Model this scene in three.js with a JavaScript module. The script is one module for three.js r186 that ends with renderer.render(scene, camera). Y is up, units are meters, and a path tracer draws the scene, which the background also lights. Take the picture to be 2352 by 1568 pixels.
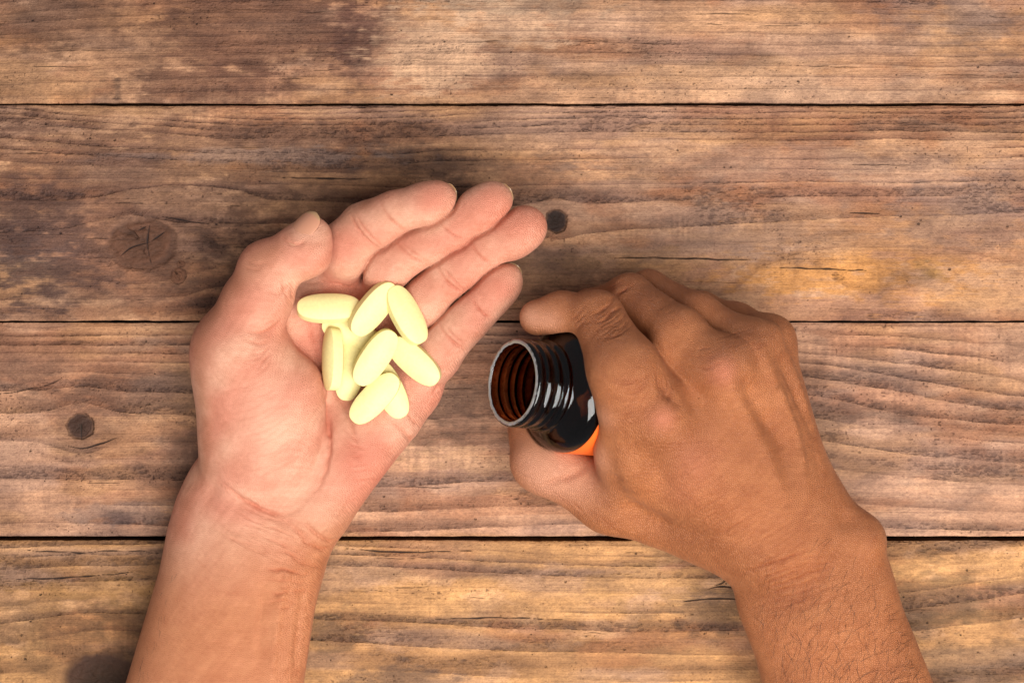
import * as THREE from 'three';
import { mergeGeometries } from 'three/addons/utils/BufferGeometryUtils.js';
import { RectAreaLightUniformsLib } from 'three/addons/lights/RectAreaLightUniformsLib.js';

// ---------------------------------------------------------------- camera, light, exposure
const CAM_H = 850, PX = 460 / 2352;                 // camera height in mm, mm per photo pixel on the table (photo seen as 2352 x 1568)
const scene = new THREE.Scene();
const camera = new THREE.PerspectiveCamera(2 * Math.atan((230 * 682 / 1024) / CAM_H) * 180 / Math.PI, 1024 / 682, 0.02, 20);
camera.position.set(0, CAM_H / 1000, 0);
camera.up.set(0, 0, -1);
camera.lookAt(0, 0, 0);
const renderer = new THREE.WebGLRenderer({ antialias: true });
renderer.setSize(1024, 682);
renderer.toneMapping = THREE.LinearToneMapping;
renderer.toneMappingExposure = 1.05;
renderer.shadowMap.enabled = true;
RectAreaLightUniformsLib.init();
scene.background = new THREE.Color(0.195, 0.188, 0.195);   // dim even light of the room

// name, place, where it points, width, height, colour, strength of the light, glow of its face
const LAMPS = [
  ['window', [0.19, 0.88, 0.32], [0.02, 0.02, 0.02], 0.78, 0.66, [1.0, 0.96, 0.915], 9.0, 1.2],
];
// ---------------------------------------------------------------- helpers
let seedState = 12345;
function rnd() { seedState = (seedState + 0x6d2b79f5) | 0; let t = Math.imul(seedState ^ (seedState >>> 15), 1 | seedState); t = (t + Math.imul(t ^ (t >>> 7), 61 | t)) ^ t; return ((t ^ (t >>> 14)) >>> 0) / 4294967296; }
const rr = (a, b) => a + (b - a) * rnd();
const clamp = (x, a = 0, b = 1) => x < a ? a : x > b ? b : x;
const lerp = (a, b, t) => a + (b - a) * t;
const smooth = (a, b, x) => { const t = clamp((x - a) / (b - a)); return t * t * (3 - 2 * t); };
const srgb = (r, g, b) => [r, g, b].map((c) => { c /= 255; return c <= 0.04045 ? c / 12.92 : Math.pow((c + 0.055) / 1.055, 2.4); });
const mix3 = (a, b, t) => [lerp(a[0], b[0], t), lerp(a[1], b[1], t), lerp(a[2], b[2], t)];
const toByte = (c) => { c = clamp(c); return Math.round(255 * (c <= 0.0031308 ? 12.92 * c : 1.055 * Math.pow(c, 1 / 2.4) - 0.055)); };

const GRAD = new Float32Array(65536);
for (let i = 0; i < 65536; i++) GRAD[i] = rnd() * 2 - 1;
const hash2 = (x, y) => GRAD[(Math.imul(x, 374761393) + Math.imul(y, 668265263) ^ Math.imul(x ^ y, 1274126177)) >>> 7 & 65535];
function vn(x, y) {                                    // smooth value noise, -1 .. 1
  const xi = Math.floor(x), yi = Math.floor(y), fx = x - xi, fy = y - yi;
  const u = fx * fx * (3 - 2 * fx), v = fy * fy * (3 - 2 * fy);
  const a = hash2(xi, yi), b = hash2(xi + 1, yi), c = hash2(xi, yi + 1), d = hash2(xi + 1, yi + 1);
  return a + (b - a) * u + (c - a) * v + (a - b - c + d) * u * v;
}
function fbm(x, y, n) { let s = 0, a = 0.5; for (let i = 0; i < n; i++) { s += a * vn(x, y); x = x * 2.03 + 17.3; y = y * 2.03 + 5.7; a *= 0.5; } return s * 1.4; }
const n3 = (x, y, z) => (vn(x + z * 0.71, y + 31.7) + vn(y + x * 0.37 + 11.1, z + 7.7) + vn(z - y * 0.53 + 3.3, x + 19.1)) / 2;

// a point at height h (mm) that stands at photo position px, py
const P = (px, py, h) => { const s = PX * (CAM_H - h) / CAM_H; return [(px - 1176) * s, h, (py - 784) * s]; };
const mmOf = (rpx, h) => rpx * PX * (CAM_H - h) / CAM_H;

const used = {};
function numbered(name) { used[name] = (used[name] ?? -1) + 1; return used[name] ? name + '_' + String(used[name]).padStart(3, '0') : name; }
function tag(o, label, category, group, kind) {
  if (label) o.userData.label = label;
  if (category) o.userData.category = category;
  if (group) o.userData.group = group;
  if (kind) o.userData.kind = kind;
  return o;
}
function thing(name, pos = [0, 0, 0]) { const g = new THREE.Group(); g.name = numbered(name); g.position.set(...pos); scene.add(g); return g; }
function part(name, geo, mat, parent, label) {
  const m = new THREE.Mesh(geo, mat); m.name = parent.isScene ? numbered(name) : name;
  m.castShadow = m.receiveShadow = true;
  if (label) m.userData.label = label;
  parent.add(m); return m;
}
function dataTex(data, w, h, color) {
  const t = new THREE.DataTexture(data, w, h, THREE.RGBAFormat);
  t.magFilter = THREE.LinearFilter; t.minFilter = THREE.LinearMipmapLinearFilter; t.generateMipmaps = true;
  t.wrapS = t.wrapT = THREE.RepeatWrapping;
  if (color) t.colorSpace = THREE.SRGBColorSpace;
  t.needsUpdate = true; return t;
}
// ---------------------------------------------------------------- the table: four weathered planks
const TW = 2048, TX0 = -100, TPX = 2552 / TW;          // texels across, first photo column, photo pixels per texel
const K_ = (r, g, b) => srgb(r, g, b).map((c, i) => c / [1.52, 1.63, 1.60][i]);
const ease = (x) => 1 - Math.exp(-x);
// knot: [x, y, half width, half height, reach of the grain round it, dark]
const PLANKS = [
  { y0: -262, y1: 237, wob: [1.4, 3], lift: 0.2,
    flow: (x, y) => y + 34 * Math.exp(-Math.max(x + 60, 0) / 330) * (1 - y / 420) * -1.5 - 0.012 * (x - 900) * smooth(900, 2400, x) * (1 - y / 260),
    light: K_(220, 172, 130), mid: K_(188, 138, 102), dark: K_(118, 80, 62), rings: [100, 140, 0, 5.2], line: 1.05, ramp: 0.12, patchy: 0.42, broad: 0.012, rough: -0.18, knots: [],
    blobs: [[640, 60, 330, 110, K_(98, 66, 56), 0.75], [400, 60, 420, 160, K_(146, 106, 80), 0.5], [500, 200, 260, 50, K_(110, 76, 60), 0.65], [820, 90, 60, 120, K_(100, 66, 56), 0.6], [100, 40, 160, 90, K_(120, 90, 70), 0.5], [1010, 130, 140, 110, K_(232, 190, 150), 0.85], [1180, 60, 130, 70, K_(232, 192, 154), 0.8], [130, 190, 130, 40, K_(206, 160, 118), 0.6], [270, 205, 14, 36, K_(84, 66, 56), 0.6], [2250, 50, 190, 60, K_(136, 122, 116), 0.4], [1750, 190, 500, 60, K_(206, 170, 136), 0.35], [1200, 12, 200, 22, K_(150, 132, 112), 0.5]] },
  { y0: 243, y1: 736, wob: [1.6, 7], lift: 0,
    flow: (x, y) => y + 30 * Math.sin((x - 150) / 420) * smooth(300, 520, y) * smooth(1100, 600, x) - 0.075 * (x - 300) * smooth(1300, 200, x) * smooth(700, 330, y) + 0.05 * (x - 1300) * smooth(1150, 1500, x) * smooth(380, 520, y) * smooth(740, 560, y),
    light: K_(214, 166, 124), mid: K_(180, 132, 98), dark: K_(100, 72, 58), rings: [600, 300, 1.3, 3.6], line: 0.45, ramp: 0.55, broad: 0.024, rough: 0.05,
    knots: [[325, 560, 76, 56, 1.6, 0.5], [410, 633, 17, 18, 1.9, 0.2], [416, 606, 9, 7, 1.5, 0.3], [1278, 508, 25, 25, 1.8, 1.0], [430, 470, 120, 34, 1.5, -1], [2030, 634, 210, 60, 1.7, -1]],
    blobs: [[90, 560, 170, 150, K_(66, 58, 62), 0.8], [250, 430, 420, 190, K_(120, 86, 68), 0.6], [500, 330, 420, 60, K_(140, 104, 82), 0.45], [330, 640, 330, 90, K_(120, 88, 72), 0.5], [700, 430, 300, 120, K_(124, 92, 72), 0.4], [640, 620, 180, 90, K_(106, 80, 64), 0.5], [1180, 420, 230, 70, K_(124, 96, 76), 0.4], [1020, 370, 300, 34, K_(112, 88, 74), 0.4], [1980, 625, 330, 60, K_(214, 152, 84), 0.85], [1470, 600, 200, 26, K_(206, 156, 104), 0.5], [2200, 520, 200, 70, K_(146, 122, 110), 0.5], [1800, 380, 420, 40, K_(166, 136, 116), 0.4], [1250, 620, 200, 60, K_(124, 98, 76), 0.5], [1700, 560, 300, 50, K_(178, 146, 122), 0.4], [480, 370, 120, 24, K_(190, 144, 104), 0.5], [560, 360, 300, 16, K_(170, 150, 138), 0.35], [2130, 630, 60, 30, K_(120, 112, 70), 0.35]],
    cracks: [[[1406, 593], [1500, 592], [1620, 595], [1735, 597]], [[1761, 614], [1870, 617], [1996, 622]], [[640, 408], [760, 410], [850, 412]], [[345, 508], [338, 560], [348, 612]], [[345, 556], [300, 570], [272, 590]], [[345, 556], [380, 530]], [[335, 520], [318, 530]], [[1940, 488], [2020, 490]], [[370, 498], [420, 506], [480, 514]], [[540, 566], [620, 570]]] },
  { y0: 741, y1: 1231, wob: [1.3, 13], lift: -0.3,
    flow: (x, y) => y - 0.13 * Math.max(x - 1500, 0) * smooth(660, 980, y) * smooth(1420, 1000, y) + 10 * Math.sin(x / 210 + 1) * smooth(800, 950, y),
    light: K_(214, 166, 130), mid: K_(184, 138, 106), dark: K_(102, 74, 60), rings: [1040, 270, 1.1, 3.2], line: 0.4, ramp: 0.62, broad: 0.021, rough: 0.0,
    knots: [[185, 979, 30, 30, 2.3, 0.85]],
    blobs: [[400, 900, 260, 50, K_(98, 76, 64), 0.55], [60, 850, 140, 30, K_(124, 96, 78), 0.4], [180, 980, 70, 62, K_(132, 98, 78), 0.5], [280, 1180, 160, 26, K_(150, 128, 116), 0.5], [270, 1190, 40, 16, K_(98, 82, 78), 0.6], [1050, 930, 160, 70, K_(110, 86, 70), 0.6], [1090, 1060, 140, 30, K_(206, 164, 122), 0.5], [2080, 870, 330, 22, K_(124, 98, 82), 0.3], [1990, 950, 180, 30, K_(118, 92, 76), 0.55], [2240, 1100, 160, 60, K_(164, 134, 114), 0.4], [430, 1040, 60, 70, K_(110, 86, 72), 0.5]],
    cracks: [[[150, 1022], [190, 1030], [225, 1020], [270, 1004]], [[186, 975], [186, 1012]], [[0, 905], [120, 880], [150, 862]]] },
  { y0: 1241, y1: 1736, wob: [2.2, 21], lift: 0.1, dots: 150,
    flow: (x, y) => y + 16 * Math.sin(x / 330) + 0.09 * (x - 1700) * smooth(1650, 1900, x),
    light: K_(220, 168, 110), mid: K_(188, 140, 92), dark: K_(98, 72, 54), rings: [1560, 260, 0.7, 3.3], line: 0.4, ramp: 0.5, broad: 0.02, rough: 0.06,
    knots: [[236, 1560, 84, 62, 1.7, 0.85]],
    blobs: [[110, 1460, 160, 110, K_(110, 84, 60), 0.55], [330, 1420, 120, 60, K_(120, 90, 60), 0.5], [200, 1350, 180, 22, K_(196, 148, 88), 0.5], [900, 1560, 160, 30, K_(98, 84, 78), 0.55], [760, 1470, 60, 60, K_(104, 82, 62), 0.6], [1000, 1310, 300, 20, K_(120, 94, 74), 0.4], [1650, 1400, 110, 60, K_(92, 72, 58), 0.65], [1800, 1300, 100, 30, K_(100, 82, 58), 0.5], [2140, 1380, 150, 60, K_(108, 88, 62), 0.55], [2240, 1520, 160, 60, K_(110, 90, 70), 0.5], [1500, 1330, 160, 36, K_(206, 158, 98), 0.5], [1100, 1400, 260, 30, K_(206, 160, 108), 0.4]],
    cracks: [[[1620, 1352], [1660, 1346], [1700, 1352]], [[1690, 1318], [1670, 1328], [1660, 1338], [1640, 1344]], [[1560, 1382], [1620, 1374], [1700, 1376]], [[40, 1262], [160, 1268], [300, 1264], [370, 1270]], [[20, 1330], [180, 1324], [330, 1310]], [[1000, 1422], [1140, 1418], [1300, 1424]], [[780, 1258], [900, 1266], [1100, 1264]]] },
];
function plankMaps(q, seed) {
  const H = Math.ceil((q.y1 - q.y0) / TPX), col = new Uint8Array(TW * H * 4), hgt = new Float32Array(TW * H), lin = new Float32Array(TW * H * 3);
  for (let j = 0; j < H; j++) for (let i = 0; i < TW; i++) {
    const x = TX0 + (i + 0.5) * TPX, y = q.y0 + (j + 0.5) * TPX, o = j * TW + i;
    let t = q.flow(x, y), kin = 0, kd = 0, kring = 0, kang = 0, halo = 0;
    for (const [cx, cy, a, b, reach, dark] of q.knots) {
      const kw = 0.10 * Math.min(a, b), wx = x + kw * (vn(x * 2.2 / a, y * 2.2 / b + seed) + 0.5 * vn(x * 6 / a, y * 6 / b)), wy = y + kw * (vn(x * 2.2 / a + 9, y * 2.2 / b) + 0.5 * vn(x * 6 / a, y * 6 / b + 4)), dx = (wx - cx) / a, dy = (wy - cy) / b, e = Math.sqrt(dx * dx + dy * dy);
      if (e > reach * 2.6) continue;
      if (dark < 0) { t = lerp(t, cy + e * b * 1.4, smooth(reach * 1.15, reach * 0.35, e)); continue; }   // an eye in the grain
      t += (cy - t) * Math.exp(-e * e / (reach * reach)) * 0.9 * smooth(0, 0.3, e);
      halo = Math.max(halo, smooth(reach * 1.25, 0.9, e) * 0.6);
      const inn = smooth(1.16, 0.82, e);
      if (inn > kin) { kin = inn; kd = dark; kring = e; kang = Math.atan2(dy, dx); }
    }
    t += 3.4 * vn(x * 0.006 + seed, y * 0.02) + 1.3 * vn(x * 0.02, y * 0.05 + seed);
    // wide bands of soft and hard wood, then the year lines
    const bands = vn(t * q.broad + seed * 3.1, x * 0.0006 + seed) * 0.75 + vn(t * q.broad * 2.6, x * 0.0009 + seed * 1.7) * 0.5;
    const ru = (t - q.rings[0]) / q.rings[1], pw = (ru + q.rings[2] * ru * ru * ru) * q.rings[3] + 0.4 * vn(t * 0.013, seed + 2.2), saw = pw - Math.floor(pw);
    const late = Math.pow(saw, 5) * smooth(1.0, 0.965, saw);
    const wear = fbm(x * 0.0045 + seed * 7, y * 0.011, 4), soft = clamp(0.47 + 0.55 * (bands + q.rough) + 0.5 * wear + q.ramp * (saw - 0.5));
    const fib = vn(x * 0.018, y * 0.85 + seed) * 0.6 + vn(x * 0.05, y * 1.7 + 3) * 0.4;
    const lng = vn(x * 0.0035 + seed, y * 0.3) * 0.5 + vn(x * 0.007, y * 0.62 + seed) * 0.5;
    const fine = hash2(i, j + 977) * 0.5 + vn(x * 0.3, y * 0.75 + seed) * 0.8;
    const mot = fbm(x * 0.03 + seed, y * 0.07, 3), g1 = vn(x * 0.10 + 0.04 * y, y * 0.17 + seed), g2 = vn(x * 0.2 - 0.07 * y + 3, y * 0.33 + seed), g3 = vn(x * 0.42, y * 0.55 + seed * 3), fleck = 0.5 * g1 + 0.35 * g2 + 0.2 * g3;
    const roughZone = smooth(0.40, 1.0, soft), pit = smooth(-0.15, 0.75, fleck * 1.25 + mot * 0.35 + (soft - 0.6) * 0.5) * roughZone;
    const pale = smooth(0.12, 0.5, fbm(x * 0.008 + 31, y * 0.016 + seed * 2.3, 4) + 0.2 * fleck);
    let c = mix3(q.light, q.mid, smooth(0.15, 0.8, soft)); c = mix3(c, K_(226, 182, 144), pale * 0.35);
    c = mix3(c, q.dark, 0.42 * roughZone);
    const grey = smooth(-0.1, 0.5, fbm(x * 0.003 + 40, y * 0.02 + seed * 9, 3));
    c = mix3(c, K_(184, 154, 136), grey * 0.34);
    const rust = smooth(0.05, 0.45, fbm(x * 0.005 + 71, y * 0.013 + seed * 6, 4)); c = mix3(c, K_(176, 112, 72), rust * 0.38);
    const amber = smooth(0.12, 0.5, fbm(x * 0.004 + 11, y * 0.016 + seed * 4, 3)); c = mix3(c, K_(208, 158, 106), amber * 0.42 * (1 - roughZone * 0.5));
    for (const [bx, by, rx, ry, bc, amt] of q.blobs) {
      const dx = (x - bx) / rx, dy = (y - by) / ry, d2 = dx * dx + dy * dy;
      if (d2 > 5) continue;
      c = mix3(c, bc, amt * smooth(0.22, 0.78, Math.exp(-d2 * 0.9) + 0.42 * mot + 0.25 * fib + 0.3 * wear));
    }
    const patch = fbm(x * 0.012 + seed * 2, y * 0.022 + 50, 4);
    let m = (1 + (q.patchy ?? 0.34) * patch + 0.2 * wear) * (1 + 0.12 * fib + 0.27 * fleck + 0.14 * lng + 0.19 * fine) * (1 - 0.38 * late * q.line) * (1 - 0.52 * pit);
    const saws = vn(x * 0.16, y * 0.008 + seed) * smooth(0.1, 0.5, fbm(x * 0.004, y * 0.012 + 90 + seed, 2)); m *= 1 + 0.12 * saws;
    const speck = smooth(0.70, 0.9, vn(x * 0.23, y * 0.27 + seed * 31)) * smooth(0.0, 0.5, fbm(x * 0.006, y * 0.02 + 70, 2)); m *= 1 - 0.5 * speck;
    let h = 0.5 - 0.05 * roughZone - 0.22 * pit + 0.04 * late * q.line + 0.05 * fib + 0.05 * lng + 0.05 * fine + 0.10 * fleck * roughZone + 0.03 * patch - 0.15 * speck;
    const chip = smooth(0.25, 0.5, vn(x * 0.05, y * 0.3 + seed) * 0.6 + fleck * 0.5) * roughZone * smooth(0.2, 0.6, wear + 0.3); m *= 1 + 0.38 * chip; h += 0.18 * chip;  // raised chips, the light they catch painted into the colour
    if (halo > 0) { c = mix3(c, q.mid, halo * 0.4); m *= 1 - 0.12 * halo; }
    if (kin > 0) {
      const ring = vn(kring * 8 + seed + 0.8 * wear, 0.5 + 0.6 * vn(x * 0.03, y * 0.03)), kc = mix3(K_(150, 104, 76), K_(40, 28, 26), kd);
      const split = smooth(0.55, 0.75, vn(kang * 2.6 + seed, kring * 0.5)) * smooth(0.1, 0.3, kring) * smooth(1, 0.6, kring);
      const mm = (1 + 0.30 * ring + 0.22 * fleck + 0.14 * fine) * (1 - 0.45 * split) * lerp(1, 0.38 + 0.85 * kring, kd); c = mix3(c, kc.map((v) => v * mm), kin * 0.95); m = lerp(m, 1, kin * 0.85);
      m *= 1 - 0.30 * Math.exp(-((kring - 1) ** 2) / 0.012) * (0.6 + 0.6 * vn(kang * 1.5, seed)); h = lerp(h, 0.5 - 0.4 * kd + 0.08 * ring + 0.12 * fleck - 0.3 * split, kin) - 0.15 * Math.exp(-((kring - 1) ** 2) / 0.006);
    }
    lin[o * 3] = c[0] * m; lin[o * 3 + 1] = c[1] * Math.pow(m, 1.03); lin[o * 3 + 2] = c[2] * Math.pow(m, 0.95); hgt[o] = clamp(h, 0.05, 1);
  }
  // cracks: thin open lines with dark dirt in them
  const carve = (pts, w, deep, dk) => {
    const c = new THREE.CatmullRomCurve3(pts.map(([x, y]) => new THREE.Vector3(x, y, 0))), L = c.getLength(), N = Math.ceil(L / 1.2), ph = rnd() * 50;
    for (let n = 0; n <= N; n++) {
      const p = c.getPointAt(n / N), ww = w * Math.sqrt(Math.sin(Math.PI * clamp(n / N, 0.02, 0.98))) * (0.8 + 0.5 * vn(n * 0.06, ph)), cx = (p.x - TX0) / TPX, cy = (p.y + 1.6 * vn(n * 0.05, ph + 9) - q.y0) / TPX, R = Math.ceil(ww * 2 + 1);
      for (let j = Math.floor(cy - R); j <= cy + R; j++) for (let i = Math.floor(cx - R); i <= cx + R; i++) {
        if (j < 0 || i < 0 || j >= H || i >= TW) continue;
        const e = Math.exp(-((j + 0.5 - cy) ** 2 + 0.3 * (i + 0.5 - cx) ** 2) / (ww * ww)), o = j * TW + i;
        hgt[o] = Math.min(hgt[o], lerp(hgt[o], 0.5 - deep, e));
        for (let k = 0; k < 3; k++) lin[o * 3 + k] = Math.min(lin[o * 3 + k], lerp(lin[o * 3 + k], [0.022, 0.016, 0.016][k], e * dk));
      }
    }
  };
  for (const c of q.cracks ?? []) carve(c, 0.85, 0.45, 0.85);
  for (let n = 0; n < 26; n++) { const x = rr(0, 2352), y = rr(q.y0 + 12, q.y1 - 12), L = rr(40, 190), s = rr(-0.04, 0.04); carve([[x, y], [x + L * 0.5, y + L * s * 0.6 + rr(-2, 2)], [x + L, y + L * s]], rr(0.4, 0.65), 0.25, rr(0.25, 0.6)); }
  const dot = (x, y, r, dk) => {
    const cx = (x - TX0) / TPX, cy = (y - q.y0) / TPX, R = Math.ceil(r * 2 + 1), sx = rr(0.5, 1), sy = rr(0.8, 1.5);
    for (let j = Math.floor(cy - R); j <= cy + R; j++) for (let i = Math.floor(cx - R); i <= cx + R; i++) {
      if (j < 0 || i < 0 || j >= H || i >= TW) continue;
      const e = smooth(1.1, 0.4, Math.sqrt((j - cy) ** 2 * sy + (i - cx) ** 2 * sx) / r + 0.3 * hash2(i, j + 5)), o = j * TW + i;
      hgt[o] = lerp(hgt[o], 0.12, e); for (let k = 0; k < 3; k++) lin[o * 3 + k] = lerp(lin[o * 3 + k], [0.03, 0.022, 0.022][k], e * dk);
    }
  };
  for (let n = 0; n < (q.dots ?? 60); n++) dot(rr(-60, 2420), rr(q.y0 + 8, q.y1 - 8), 0.9 + 1.5 * Math.pow(rnd(), 3), rr(0.4, 0.9));
  const bump = new Uint8Array(TW * H * 4);
  for (let o = 0; o < TW * H; o++) {
    for (let k = 0; k < 3; k++) col[o * 4 + k] = toByte(lin[o * 3 + k]);
    col[o * 4 + 3] = 255; const b = Math.round(hgt[o] * 255); bump[o * 4] = bump[o * 4 + 1] = bump[o * 4 + 2] = b; bump[o * 4 + 3] = 255;
  }
  return { col, bump, hgt, H };
}
const tabletop = thing('tabletop');
tag(tabletop, 'weathered brown wooden table of broad horizontal planks', 'table', null, 'structure');
PLANKS.forEach((q, n) => {
  const { col, bump, hgt, H } = plankMaps(q, n * 13.7 + 4.1), map = dataTex(col, TW, H, true), bm = dataTex(bump, TW, H);
  for (const t of [map, bm]) t.wrapS = t.wrapT = THREE.MirroredRepeatWrapping;
  const NX = 620, NZ = 96, X0 = -390, X1 = 390, T = 26, pos = [], uv = [], idx = [], W = TW * TPX;
  const hAt = (u, v) => { let s = 0, c = 0; const i0 = Math.round(u * TW), j0 = Math.round(v * H); for (let j = -2; j <= 2; j++) for (let i = -2; i <= 2; i++) { let I = i0 + i; if (I < 0) I = -I; if (I >= TW) I = 2 * TW - 1 - I; const J = clamp(j0 + j, 0, H - 1); s += hgt[J * TW + clamp(I, 0, TW - 1)]; c++; } return s / c - 0.5; };
  const rows = [-3, -2, -1]; for (let j = 0; j <= NZ; j++) rows.push(j); rows.push(NZ + 1, NZ + 2, NZ + 3);
  rows.forEach((j) => {
    for (let i = 0; i <= NX; i++) {
      const x = lerp(X0, X1, i / NX), px = 1176 + x / PX, edge = (s) => q.wob[0] * (vn(px * 0.006, s + n) + 0.6 * vn(px * 0.03, s + n * 3) + 0.5 * Math.max(0, vn(px * 0.08, s * 2 + n)));
      const a = q.y0 + edge(1.5), b = q.y1 + edge(8.5), jj = clamp(j, 0, NZ), f = jj / NZ, py = lerp(a, b, f), u = (px - TX0) / W, v = clamp((py - q.y0) / (q.y1 - q.y0), 0.002, 0.998);
      const dE = Math.min(py - a, b - py) * PX, roll = -0.55 * Math.exp(-dE / (0.7 + 0.3 * vn(px * 0.02, 3)));
      const um = ((u % 2) + 2) % 2, hu = um > 1 ? 2 - um : um;
      let y = q.lift + 1.3 * hAt(hu, v) * smooth(0, 2, dE) + roll, z = (py - 784) * PX;
      if (j < 0) { y = [-0.9, -2.5, -T][-j - 1]; z += [0.05, 0.35, 0.5][-j - 1]; } else if (j > NZ) { y = [-0.9, -2.5, -T][j - NZ - 1]; z -= [0.05, 0.35, 0.5][j - NZ - 1]; }
      pos.push(x / 1000, y / 1000, z / 1000); uv.push(u, v);
    }
  });
  for (let j = 0; j < rows.length - 1; j++) for (let i = 0; i < NX; i++) { const A = j * (NX + 1) + i; idx.push(A, A + NX + 1, A + 1, A + 1, A + NX + 1, A + NX + 2); }
  const g = new THREE.BufferGeometry(); g.setAttribute('position', new THREE.Float32BufferAttribute(pos, 3)); g.setAttribute('uv', new THREE.Float32BufferAttribute(uv, 2)); g.setIndex(idx); g.computeVertexNormals();
  part('plank', g, new THREE.MeshPhysicalMaterial({ map, bumpMap: bm, bumpScale: 0.0022, roughness: 0.72, specularIntensity: 0.5 }), tabletop);
});
{ // added unseen dark sheet that keeps the gaps black and blocks light from below
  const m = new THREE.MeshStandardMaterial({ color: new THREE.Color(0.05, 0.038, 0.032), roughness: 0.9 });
  part('added_gap_sheet', new THREE.BoxGeometry(0.78, 0.012, 0.385).translate(0, -0.0325, -0.0085), m, tabletop);
}
// ---------------------------------------------------------------- bodies as smooth fields, all in mm
const smin = (a, b, k) => { const h = Math.max(k - Math.abs(a - b), 0) / k; return Math.min(a, b) - h * h * k * 0.25; };
const smax = (a, b, k) => -smin(-a, -b, k);
// tapered capsule between photo points a = [px, py, h] and b, radii in photo pixels; f flattens it in height
function cap(a, b, ra, rb, f = 1, k = 5) {
  const A = P(...a), B = P(...b), r0 = mmOf(ra, a[2]), r1 = mmOf(rb, b[2]);
  const ax = A[0], ay = A[1] / f, az = A[2], dx = B[0] - ax, dy = B[1] / f - ay, dz = B[2] - az, L = dx * dx + dy * dy + dz * dz || 1e-9;
  const fn = (x, y, z) => {
    y /= f;
    const px = x - ax, py = y - ay, pz = z - az, t = clamp((px * dx + py * dy + pz * dz) / L);
    const qx = px - dx * t, qy = py - dy * t, qz = pz - dz * t, m = Math.sqrt(qx * qx + qy * qy + qz * qz) || 1e-6;
    const g = f === 1 ? 1 : Math.sqrt(qx * qx + qy * qy / (f * f) + qz * qz) / m;
    return (m - (r0 + (r1 - r0) * t)) / g;
  };
  fn.k = k; fn.ends = [[...A, r0], [...B, r1]]; return fn;
}
const ball = (a, r, f = 1, k = 5) => cap(a, a, r, r, f, k);
function chain(list) {
  const fn = (x, y, z) => { let d = list[0](x, y, z); for (let i = 1; i < list.length; i++) d = smin(d, list[i](x, y, z), list[i].k); return d; };
  const e = list.flatMap((f) => f.ends), n = e.length;
  fn.c = [0, 1, 2].map((k) => e.reduce((s, q) => s + q[k], 0) / n);
  fn.r = Math.max(...e.map((q) => Math.hypot(q[0] - fn.c[0], q[1] - fn.c[1], q[2] - fn.c[2]) + q[3])) + 4;
  return fn;
}
// joins fingers to the body p: k rounds the root of each; where two fingers meet their skins turn away from each other
function limbs(d, list, x, y, z) {
  let fm = 1e9;
  for (const [f, p, k] of list) {
    if (Math.hypot(x - f.c[0], y - f.c[1], z - f.c[2]) - f.r > d + 6) continue;
    const e = f(x, y, z), t = e - fm, low = Math.min(e, fm);
    d = Math.min(d, smin(p, e, k));
    if (Math.abs(t) < 4 && low < 4) d += 1.25 * Math.exp(-t * t / 1.3) * smooth(0.3, 3, p - low);
    fm = low;
  }
  return d;
}

// sphere-trace from the eye through photo position px, py: where the thing shows there
function hitOf(field) {
  return (px, py) => {
    const t = P(px, py, 0), L = Math.hypot(t[0], CAM_H, t[2]), dx = t[0] / L, dy = -CAM_H / L, dz = t[2] / L;
    let s = CAM_H - 140;
    for (let i = 0; i < 160; i++) {
      const x = dx * s, y = CAM_H + dy * s, z = dz * s;
      if (y < 0) return null;
      const d = field(x, y, z);
      if (d < 0.02) return [x, y, z];
      s += Math.max(d * 0.7, 0.02);
    }
    return null;
  };
}

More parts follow.
